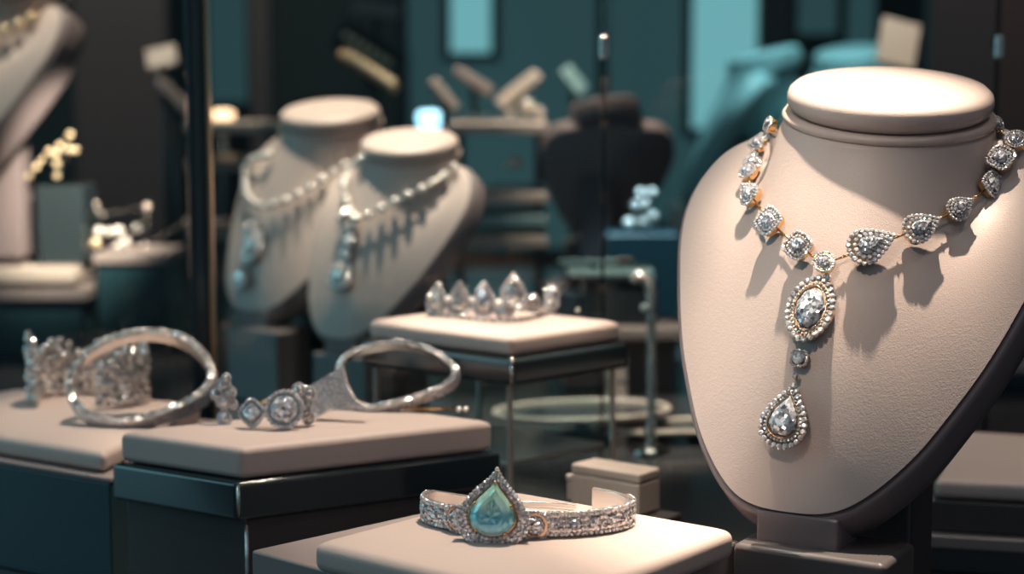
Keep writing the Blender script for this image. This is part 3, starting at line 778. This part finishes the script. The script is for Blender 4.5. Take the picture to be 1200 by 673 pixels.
ob('clip_arm', boxes((c0 + V((-.035, .006, .0455)), (.075, .005, .004))), 'tealcloth', dc, bevel=.001)
ob('clip_post', boxes((c0 + V((-.03, .03, .040)), (.01, .03, .010))), 'slab', dc, bevel=.001)
# ------------------------------------------------------------------ the two busts behind
def copy_tree(o, parent=None):
    c = o.copy(); C.objects.link(c)
    if parent: c.parent = parent
    for ch in o.children: copy_tree(ch, c)
    return c
def place_bust(label, px, py, Y, sc, yaw, group, z=None):
    """px, py: where the chest's lower tip stands"""
    b = copy_tree(bust); tag(b, label, 'necklace stand', group)
    p = at(px, py, Y=Y); b.scale = (sc,)*3; b.rotation_euler = (0, 0, -R(yaw)); b.location = (p.x, Y, p.z - Z0*sc)
    return b
GB = 'pale necklace busts behind the glass pane'
b2 = place_bust('pale necklace bust behind the crown pad, right of the close pair', 393, 396, 1.72, .81, 36, GB)
b1 = place_bust('pale necklace bust nearest the dark post, left of the close pair', 292, 374, 1.92, .92, 38, GB); b1.location.z = CT
bpy.context.view_layer.update()
def riser_for(b, label, nm='low_plinth'):
    x, y, z = b.location
    r = ob(nm, boxes((V((x+.025, y+.035, (CT+z)/2)), (.15, .15, z-CT-.0006), b.rotation_euler.z)), 'tealbox', bevel=.002); tag(r, label, 'plinth')
riser_for(b2, 'dark block under the bust behind the crown pad')
def bead_necklace(label, b, pts, r, drops, matb='bead', metal='plat', off=.003):
    bpy.context.view_layer.update()
    chs = [c for c in b.children if c.name.startswith('chest')]
    bv2 = bvh_of(*chs); Yg = b.location.y + .06
    k = thing('bead_necklace', label, 'necklace', b.location, 'diamond bead necklaces on the pale busts')
    P = []
    for px, py in pts:
        p, n = hit(bv2, px, py, Yg); P.append(p + n*(r*.9 + off))
    L = sum((b_-a_).length for a_, b_ in zip(P, P[1:])); n = max(6, int(L/(r*3.0)))
    Q = spline(P, 300); s = 0; step = L/n; acc = 0; cur = [Q[0]]
    for a_, b_ in zip(Q, Q[1:]):
        acc += (b_-a_).length
        if acc >= step: cur.append(b_); acc = 0
    bm = bmesh.new(); tube(bm, Q[::6], r*.25, 6); ob('chain', bm, metal, k, smooth=True)
    for q in cur:
        bm = bmesh.new(); ball(bm, q, r*random.uniform(.85, 1.1), 2); o = ob('bead', bm, matb, k, smooth=True)
    for px, py, rr, shp_ in drops:
        p, nn = hit(bv2, px, py, Yg); nn = (nn + V((0, -.2, .25))).normalized()
        c = p + nn*.007; setting(k, 'drop', c, nn, V((0, 0, 1)), rr*p.y/F, shp_, .005, metal, big='softgem', inner=.7, bead_r=.0028)
    return k
bead_necklace('bead necklace with teardrop drop on the bust behind the crown pad', b2,
    [(432, 165), (421, 185), (413, 205), (410, 222), (414, 245), (424, 260), (445, 250), (470, 236), (495, 222), (520, 203), (548, 184)], .0047,
    [(414, 270, 7, 'round'), (412, 285, 8, 'round'), (407, 300, 8, 'cushion'), (403, 322, 17, 'pear'), (408, 255, 9, 'round')])
bead_necklace('bead necklace with two drops on the bust nearest the dark post', b1,
    [(304, 176), (296, 195), (293, 215), (296, 232), (308, 243), (325, 243), (345, 235), (370, 220), (390, 206), (408, 192)], .0050,
    [(297, 272, 10, 'round'), (299, 290, 16, 'kite'), (287, 325, 12, 'pear')])
# ------------------------------------------------------------------ far left: bust, blocks, clusters
b3 = place_bust('pale necklace bust cut off by the top left corner', -131, 252, 2.2, 1.276, 40, None)
for ch in list(b3.children):
    if ch.name.split('.')[0] in ('base', 'foot', 'support_post'): bpy.data.objects.remove(ch)
bpy.context.view_layer.update()
x, y, z = b3.location
z3 = at(50, 300, Y=2.26).z
bm = boxes((V((at(8, 200, Y=2.26).x, 2.26, (z3 + at(8, 150, Y=2.26).z)/2)), (.05, .05, at(8, 150, Y=2.26).z - z3)))
me_ = ob('support_post', bm, 'rim', None, bevel=.003); me_.parent = b3; me_.matrix_parent_inverse = b3.matrix_world.inverted()
st = thing('tall_plinth', 'stepped pale plinth under the bust in the top left corner', 'plinth', (x, y, CT))
zsl = at(50, 325, Y=2.3).z
ob('slab', boxes((V((at(10, 315, Y=2.3).x, 2.30, (zsl + at(50, 306, Y=2.3).z)/2)), (.22, .16, .02))), 'cream', st, bevel=.003)
ob('block', boxes((V((at(-20, 300, Y=2.32).x, 2.32, (at(50, 306, Y=2.3).z + z3)/2)), (.13, .12, max(.01, z3 - .0005 - at(50, 306, Y=2.3).z)))), 'tray', st, bevel=.003)
ob('shelf_board', boxes((V((at(15, 335, Y=2.3).x, 2.31, zsl - .014)), (.24, .18, .016))), 'tray', st, bevel=.002)
ob('pedestal', boxes((V((at(15, 335, Y=2.3).x, 2.31, (CT + zsl - .022)/2)), (.22, .16, zsl - .022 - CT))), 'tealbox', st, bevel=.002)
bead_necklace('gold bead necklace on the bust in the top left corner', b3, [(-40, 60), (-10, 48), (10, 36), (30, 26), (48, 16)], .0075, [], 'goldbead', 'gold')
def cluster(name, label, cat, pts, Y, r, m='bead', stem=True, base=None):
    k = thing(name, label, cat, at(pts[0][0], pts[0][1], Y=Y)); P = []
    for px, py, *rr in pts:
        q = at(px, py, Y=Y + random.uniform(-.02, .02)); P.append(q)
        bm = bmesh.new(); ball(bm, q, (rr[0] if rr else r)*Y/F, 2); ob('bead', bm, (rr[1] if len(rr) > 1 else m), k, smooth=True)
    bm = bmesh.new(); tube(bm, P, .0004, 6); ob('wire', bm, 'plat', k, smooth=True)
    return k
Yl = 2.25
cluster('bead_bracelet', 'gold bead bracelet on a dark box at the far left', 'bracelet', [(34, 208), (42, 196), (50, 188), (58, 178), (66, 180), (70, 171), (80, 175), (82, 158), (78, 166), (66, 206), (88, 176), (66, 192)], Yl, 4.0, 'goldbead')
bk_ = ob('display_box', boxes((V((at(70, 250, Y=Yl).x, Yl + .035, (at(60, 218, Y=Yl).z + at(50, 306, Y=2.3).z + .001)/2)), (.062, .07, at(60, 218, Y=Yl).z - at(50, 306, Y=2.3).z - .001))), 'slab', bevel=.003); tag(bk_, 'dark box under the gold bead bracelet at the far left', 'box')
Yr = 2.31
rk = thing('display_shelf', 'low taupe shelf with dark front left of the case post', 'shelf', (at(150, 300, Y=Yr).x, Yr, CT))
# rear console carries everything beyond the counter
ob('board', boxes((V((at(165, 300, Y=Yr).x, Yr, at(150, 298, Y=Yr).z)), (.10, .13, .014))), 'tray', rk, bevel=.002)
ob('body', boxes((V((at(165, 300, Y=Yr).x, Yr, (CT + at(150, 298, Y=Yr).z - .007)/2)), (.092, .12, at(150, 298, Y=Yr).z - .007 - CT))), 'tealbox', rk, bevel=.002)
cluster('bead_bracelet', 'bracelet of loose gold beads on the low shelf left of the post', 'bracelet', [(112, 285, 6, 'goldbead'), (116, 271, 5.5), (127, 272, 5), (139, 271, 6), (147, 283, 5.5), (138, 289, 5), (160, 268, 5.5, 'softgem')], Yr - .02, 4.5)
cluster('bead_necklace', 'faint heap of beads behind the loose gold bracelet', 'necklace', [(98, 258, 5), (112, 240, 4), (114, 248, 5), (104, 236, 4), (120, 252, 3), (173, 242, 5), (170, 288, 4), (219, 259, 4)], Yr + .05, 5, 'plat')
# ------------------------------------------------------------------ rear console and shelving
rc = thing('rear_console', 'long dark console with pale trim lines behind the counter', 'console', (0, 3.0, 0))
ob('carcass', boxes((V((0, 3.1, .47)), (4.6, 1.3, .94))), 'tealbox', rc, bevel=.004)
for zz in (.80, .955):
    ob('trim_line', boxes((V((0, 2.449, zz)), (4.6, .012, .014))), 'tray', rc, bevel=.002)
ob('top', boxes((V((0, 3.1, .945)), (4.64, 1.34, .01))), 'slab', rc, bevel=.002)
def shelf_unit(label, x0, x1, Y, rows, m='tealcloth'):
    k = thing('tiered_shelf', label, 'shelf', (at((x0+x1)/2, 300, Y=Y).x, Y, .95))
    xa, xb = at(x0, 300, Y=Y).x, at(x1, 300, Y=Y).x; zlow = .951
    for i, (py, mm) in enumerate(rows):
        z_ = at(600, py, Y=Y).z; dpt = .10 + .05*i
        ob('shelf_board', boxes((V(((xa+xb)/2, Y, z_)), (xb-xa, .24, .016))), mm, k, bevel=.002)
    ztop = at(600, rows[0][0], Y=Y).z
    for xx in (xa + .01, xb - .01):
        ob('upright', boxes((V((xx, Y + .1, (ztop+zlow)/2)), (.016, .02, ztop - zlow))), 'frame', k)
    return k
shelf_unit('tiered shelf of pale trays in the teal background, middle', 530, 640, 2.75, ((148, 'cream'), (226, 'cream'), (252, 'tealcloth'), (275, 'cream')))
shelf_unit('dark tiered shelf beside the left post in the background', 236, 318, 2.8, ((148, 'cream'), (190, 'tray'), (268, 'tray')))
# items on middle shelf (teal tilted trays)
def slat(name, label, cat, px, py, Y, w, h, ang, m, th=.012, group=None, yaw=0):
    c = at(px, py, Y=Y)
    rot = Matrix.Rotation(R(yaw), 3, 'Z') @ Matrix.Rotation(R(ang), 3, 'Y') @ Matrix.Rotation(R(-25), 3, 'X')
    k = thing(name, label, cat, c, group)
    bm = bmesh.new(); box(bm, c, (w*Y/F, th, h*Y/F), rot=rot); ob('panel', bm, m, k, bevel=.004)
    return k
def easel(k, c, zfoot, m='frame'):
    bm = bmesh.new(); tube(bm, [V((c.x, c.y+.02, zfoot)), c + V((0, .012, 0))], .006, 8); ob('stand', bm, m, k, smooth=True)
    bm = boxes((V((c.x, c.y+.02, zfoot + .004)), (.07, .07, .008))); ob('foot', bm, m, k, bevel=.002)
def tilted(label, px, py, Y, w, h, ang, m, zf, beads=0, bm_='goldbead', cat='display board', nm='tilted_display'):
    k = slat(nm, label, cat, px, py, Y, w, h, ang, m); c = at(px, py, Y=Y); easel(k, c, zf)
    rot = Matrix.Rotation(R(ang), 3, 'Y') @ Matrix.Rotation(R(-25), 3, 'X')
    for i in range(beads):
        f = (i+.5)/beads - .5
        b = bmesh.new(); ball(b, c + rot @ V((f*w*.85*Y/F, -.014, .0)), .0085); ob('bead', b, bm_, k, smooth=True)
    return k
zS = at(600, 148, Y=2.75).z + .008
tilted('small brown tilted board on a tall stand left of the middle shelf', 520, 112, 2.62, 44, 13, 50, 'cream', .951)
tilted('small brown tilted board at the left end of the middle shelf top tier', 555, 95, 2.75, 50, 13, 32, 'tray', zS)
tilted('pale tilted board on the top tier of the middle shelf, centre', 608, 105, 2.78, 60, 17, -38, 'cream', zS)
tilted('pale teal tilted board on a tall stand right of the middle shelf', 672, 95, 2.98, 36, 18, 52, 'tealcloth', .951)
tilted('gold-beaded dark board leaning high in the background', 430, 60, 3.3, 80, 40, 33, 'slab', .951, 6)
tilted('second gold-beaded rail below the leaning dark board', 432, 84, 2.95, 78, 12, 33, 'brass', .951, 7)
tilted('cream tilted board high in the upper left background', 190, 68, 3.0, 36, 26, -12, 'cream', .951)
tilted('brown tilted strip below the cream board in the upper left', 204, 112, 2.8, 50, 15, 45, 'tray', .951)
tilted('folded cream board near the top right beside the glass edge', 1052, 52, 2.9, 46, 60, 14, 'cream', .951, cat='display board')
tilted('brown shade board at the top of the leaning dark board', 440, 10, 3.55, 56, 18, 8, 'tray', .951)
# lamps and lit panels
def lamp(label, px, py, Y, r, m, zf):
    c = at(px, py, Y=Y); k = thing('table_lamp', label, 'lamp', (c.x, c.y, zf)); rr = r*Y/F
    bm = bmesh.new(); lathe(bm, [(0, rr*.9), (rr*.7, rr*.85), (rr, rr*.6), (rr*.85, -rr*.4), (rr*.4, -rr*.95), (0, -rr)], c, 24); ob('shade', bm, m, k, smooth=True)
    bm = bmesh.new(); tube(bm, [V((c.x, c.y, zf)), c - V((0, 0, rr*.9))], .006, 8); ob('stem', bm, 'frame', k, smooth=True)
lamp('small glowing blue lamp behind the bust pair', 503, 143, 2.9, 15, 'blueglow', .951)
lamp('small warm glowing lamp right of the dark post', 262, 140, 3.1, 13, 'warmglow', .951)
cluster('bead_bracelet', 'blue-white crystal cluster bracelet left of the large bust', 'bracelet', [(751, 226, 6), (764, 226, 6), (746, 241, 8, 'softgem'), (737, 262, 7), (752, 261, 6), (764, 264, 6), (765, 254, 6), (758, 240, 6)], 2.31, 6)
dk = ob('display_box', boxes((V((at(752, 300, Y=2.3).x, 2.33, (CT + at(750, 274, Y=2.3).z)/2)), (.10, .08, at(750, 274, Y=2.3).z - CT))), 'tealbox', bevel=.003); tag(dk, 'dark teal block under the blue-white crystal cluster', 'box')
cluster('bead_necklace', 'row of pale beads round the top of the grey bust', 'necklace', [(676, 156, 4), (686, 151, 5), (698, 149, 6), (710, 150, 5), (720, 154, 4)], 2.48, 5)
cluster('bead_bracelet', 'single pale bead ornament on the second tier of the middle shelf', 'bracelet', [(602, 190, 7), (594, 193, 4), (610, 193, 4)], 2.72, 6)
cluster('bead_bracelet', 'blue-green bead on the top tier of the middle shelf', 'bracelet', [(598, 130, 6, 'softgem'), (618, 124, 9, 'plat'), (633, 132, 7, 'plat')], 2.72, 6)
# grey bust turned away, and the pale teal busts
b4 = place_bust('dark grey necklace bust seen from behind in the middle background', 700, 268, 2.58, .78, 175, None)
b5 = place_bust('pale teal necklace bust leaning right behind the grey bust', 805, 225, 3.6, 1.18, 115, None)
b6 = place_bust('pale teal necklace bust against the bright panel', 915, 235, 3.6, 1.28, 60, None)
for b, mm in ((b4, 'greybust'), (b5, 'tealcloth'), (b6, 'tealcloth')):
    for ch in b.children:
        if ch.name.split('.')[0] in ('chest', 'neck_cap', 'collar_ring', 'edge_strip'):
            ch.data = ch.data.copy(); ch.data.materials[0] = M[mm]
def stand_for(b, label):
    x, y, z = b.location
    r = ob('display_stand', boxes((V((x, y, (.951+z)/2)), (.16, .16, z-.951-.0006), b.rotation_euler.z)), 'box', bevel=.003); tag(r, label, 'plinth')
stand_for(b4, 'dark block under the grey bust'); stand_for(b5, 'dark block under the teal bust leaning right'); stand_for(b6, 'dark block under the teal bust by the bright panel')
# wall panels
def wall_panel(label, x0, x1, y0, y1, m, Y=5.87):
    a, b = at(x0, y0, Y=Y), at(x1, y1, Y=Y); k = thing('lit_wall_panel', label, 'wall panel', ((a.x+b.x)/2, Y, (a.z+b.z)/2))
    ob('light_panel', boxes((V(((a.x+b.x)/2, Y, (a.z+b.z)/2)), (b.x-a.x, .03, a.z-b.z))), m, k)
    w = .03
    bm = boxes((V((a.x-w/2, Y-.005, (a.z+b.z)/2)), (w, .05, a.z-b.z)), (V((b.x+w/2, Y-.005, (a.z+b.z)/2)), (w, .05, a.z-b.z)),
               (V(((a.x+b.x)/2, Y-.005, a.z+w/2)), (b.x-a.x+2*w, .05, w)), (V(((a.x+b.x)/2, Y-.005, b.z-w/2)), (b.x-a.x+2*w, .05, w)))
    ob('frame', bm, 'frame', k)
wall_panel('bright teal lit panel left of the large bust', 812, 886, -60, 150, 'tealglow')
wall_panel('teal lit panel above the middle shelf', 528, 575, -60, 62, 'tealglow')
wall_panel('dim teal panel behind the middle shelf', 478, 700, -90, 290, 'tealdim', 5.895)
wall_panel('narrow teal panel right of the dark post', 243, 292, -60, 120, 'tealdim')
wall_panel('dim teal panel behind the pale teal busts', 710, 812, -60, 260, 'tealdim', 5.895)
wall_panel('narrow teal panel above the large bust, left', 935, 980, -60, 40, 'tealdim')
wall_panel('narrow teal panel above the large bust, right', 992, 1022, -60, 100, 'tealdim')
def column(label, x0, x1, Y, m):
    a, b = at(x0, 100, Y=Y).x, at(x1, 100, Y=Y).x
    k = thing('frame_column', label, 'column', ((a+b)/2, Y, 0))
    ob('shaft', boxes((V(((a+b)/2, Y, 1.5)), (b-a, .08, 2.98))), m, k, bevel=.006); ob('plinth', boxes((V(((a+b)/2, Y, .05)), (b-a+.03, .11, .1))), m, k, bevel=.004)
column('dark mauve column right of the dark post', 296, 320, 5.0, 'darkmauve'); column('dark frame column behind the bust pair', 466, 480, 5.0, 'frame')
column('dark frame column beside the bright teal panel', 888, 925, 5.0, 'frame'); column('dark column left of the dark post', 90, 200, 5.2, 'darkmauve'); column('wide mauve wall pier at the upper right', 1085, 1290, 4.6, 'darkmauve')
# ------------------------------------------------------------------ right edge: stack behind the bust
zq = at(1150, 545, Y=1.28).z
rq = [at(1095, 560, z=zq), at(1260, 568, z=zq), at(1290, 512, z=zq), at(1130, 502, z=zq)]
tag(ob('display_pad', cushion([V((p.x, p.y, 0)) for p in rq], zq-.016, zq, .002), 'pad', bevel=.005, seg=4), 'cream pad at the lower right edge behind the large bust', 'cushion')
k = thing('tiered_plinth', 'dark stepped plinth with pale edges at the lower right edge', 'plinth', (rq[0].x, rq[0].y, CT))
ob('top_block', quad(rq, zq-.04, zq-.0165, .004), 'box', k, bevel=.002); ob('ledge', quad(rq, zq-.05, zq-.0405, .016), 'tray', k, bevel=.0015); ob('body', quad(rq, CT, zq-.0505, .010), 'slab', k, bevel=.002)
fz = at(1150, 440, Y=2.0).z
k = thing('display_plinth', 'small pale pad on a dark block at the right edge far behind the bust', 'plinth', (at(1190, 420, Y=2.0).x, 2.0, CT))
ob('block', boxes((V((at(1215, 420, Y=2.0).x, 2.06, (CT+fz)/2)), (.12, .12, fz-CT-.0004))), 'tealbox', k, bevel=.002); ob('pad', boxes((V((at(1215, 420, Y=2.0).x, 2.06, fz+.009)), (.115, .115, .018))), 'pad', k, bevel=.006, seg=4)
# ------------------------------------------------------------------ case spots, and unseen lights added for fill and sparkle
WARM = (1, .82, .65)
bl = bust.location
spot('case_spot_bust', (bl.x + .075, 1.165, 2.0), (bl.x + .03, 1.02, 1.30), 90, WARM, 23, 1, .008)
spot('front_fill_spot', (-.22, .42, 1.95), (.10, 1.05, 1.265), 19, WARM, 21, 1, .02)  # unseen warm fill added to lift the chest from the front left
spot('case_spot_bracelet', (.04, 1.08, 1.75), (.01, .97, 1.11), 19, WARM, 32, .8, .007)
spot('case_spot_middle', (.03, 1.30, 1.80), (-.11, 1.19, 1.12), 22, WARM, 34, .8, .01)
spot('case_spot_left', (-.25, 1.44, 1.80), (-.29, 1.34, 1.1), 17, WARM, 30, .8, .01)
spot('case_spot_crown', (.0, 1.46, 1.80), (-.01, 1.39, 1.17), 40, WARM, 22, .7, .01)
spot('boxes_fill_spot', (.14, 1.34, 1.62), (.09, 1.27, 1.08), 10, WARM, 26, .7, .01)  # extra spot added to brighten the cream boxes
spot('case_spot_pair', (-.12, 1.95, 2.1), (-.15, 1.82, 1.31), 84, WARM, 24, .9, .012)
spot('hook_fill_spot', (.10, 1.50, 1.85), (.13, 1.64, 1.18), 22, WARM, 20, .8, .01)  # extra spot added to brighten the crystal hook
spot('case_spot_post_bust', (-.23, 2.10, 2.1), (-.23, 2.0, 1.31), 58, WARM, 22, .9, .012)
spot('trays_fill_spot', (.12, 1.75, 1.9), (.12, 1.78, 1.02), 55, WARM, 34, .8, .012)  # extra spot added to bring out the tray rims
spot('case_spot_far_left', (-.66, 2.3, 2.2), (-.66, 2.25, 1.35), 40, WARM, 34, .8, .015)
spot('far_beads_fill_spot', (-.40, 1.92, 1.56), (-.575, 2.27, 1.21), 62, WARM, 30, .8, .01)  # unseen spot added in front to brighten the far-left beads
spot('rear_spot_shelf', (.0, 2.7, 2.3), (.02, 2.8, 1.25), 80, WARM, 46, .8, .02)
spot('rear_spot_teal', (.55, 3.0, 2.6), (.45, 3.4, 1.3), 110, (.55, .86, .90), 50, .7, .03)
spot('rear_spot_grey', (-.05, 2.45, 2.2), (.13, 2.55, 1.42), 62, WARM, 24, .7, .02)
spot('rear_spot_right', (.8, 2.6, 2.4), (.68, 2.9, 1.4), 45, WARM, 40, .7, .02)
spot('pier_fill_spot', (1.3, 3.4, 2.6), (1.35, 4.6, 1.4), 13, WARM, 70, .9, .03)  # unseen spot added to lift the mauve pier out of black
spot('left_pier_fill_spot', (-1.3, 3.8, 2.6), (-1.2, 5.2, 1.4), 26, WARM, 70, .9, .03)  # unseen spot added to lift the left column out of black
spot('case_spot_cluster', (.18, 2.15, 1.9), (.17, 2.31, 1.22), 75, (.62, .88, 1), 24, .7, .01)
spot('case_spot_back_left', (-.9, 2.7, 2.4), (-.7, 2.9, 1.35), 55, WARM, 50, .7, .02)
spot('case_spot_right', (.42, 1.5, 1.9), (.40, 1.35, 1.1), 8, WARM, 34, .7, .01)
# small unseen spots added overhead to make the stones sparkle
for q in ((-.45, .75, 2.1), (.5, .8, 2.1), (.05, .45, 2.2), (-.2, .9, 2.3), (.3, 1.6, 2.2), (-.6, 1.6, 2.2), (.75, 1.3, 2.2), (-.75, 1.2, 2.0)):
    spot('sparkle_spot', q, (q[0]*.3, 1.2, 1.1), 1.8, (1, .93, .86) if q[0] > -.4 else (.55, .86, 1), 75, .8, .01)
area('teal_fill_area', (-2.6, 1.2, 1.9), (0, 1.2, 1.1), 13, (.35, .80, .95), 1.6, 1.6)  # unseen teal area light added to tint the left-facing sides
area('front_fill_area', (.6, -1.0, 2.5), (.1, 1.1, 1.2), 2.5, (.88, .84, 1), 1.2, 1.2)  # unseen soft fill added from the front right
w = bpy.data.worlds.new('room_dark'); S.world = w; w.use_nodes = True
w.node_tree.nodes['Background'].inputs[0].default_value = (.30, .42, .50, 1); w.node_tree.nodes['Background'].inputs[1].default_value = .22
# ------------------------------------------------------------------ view
S.view_settings.view_transform = 'Standard'; S.view_settings.look = 'None'; S.view_settings.gamma = 1; S.view_settings.exposure = 0
S.view_settings.use_curve_mapping = False
S.render.engine = 'CYCLES'
S.cycles.use_denoising = True; S.cycles.use_adaptive_sampling = False
S.cycles.sample_clamp_indirect = 6; S.cycles.max_bounces = 8; S.cycles.transparent_max_bounces = 16
S.cycles.caustics_reflective = False
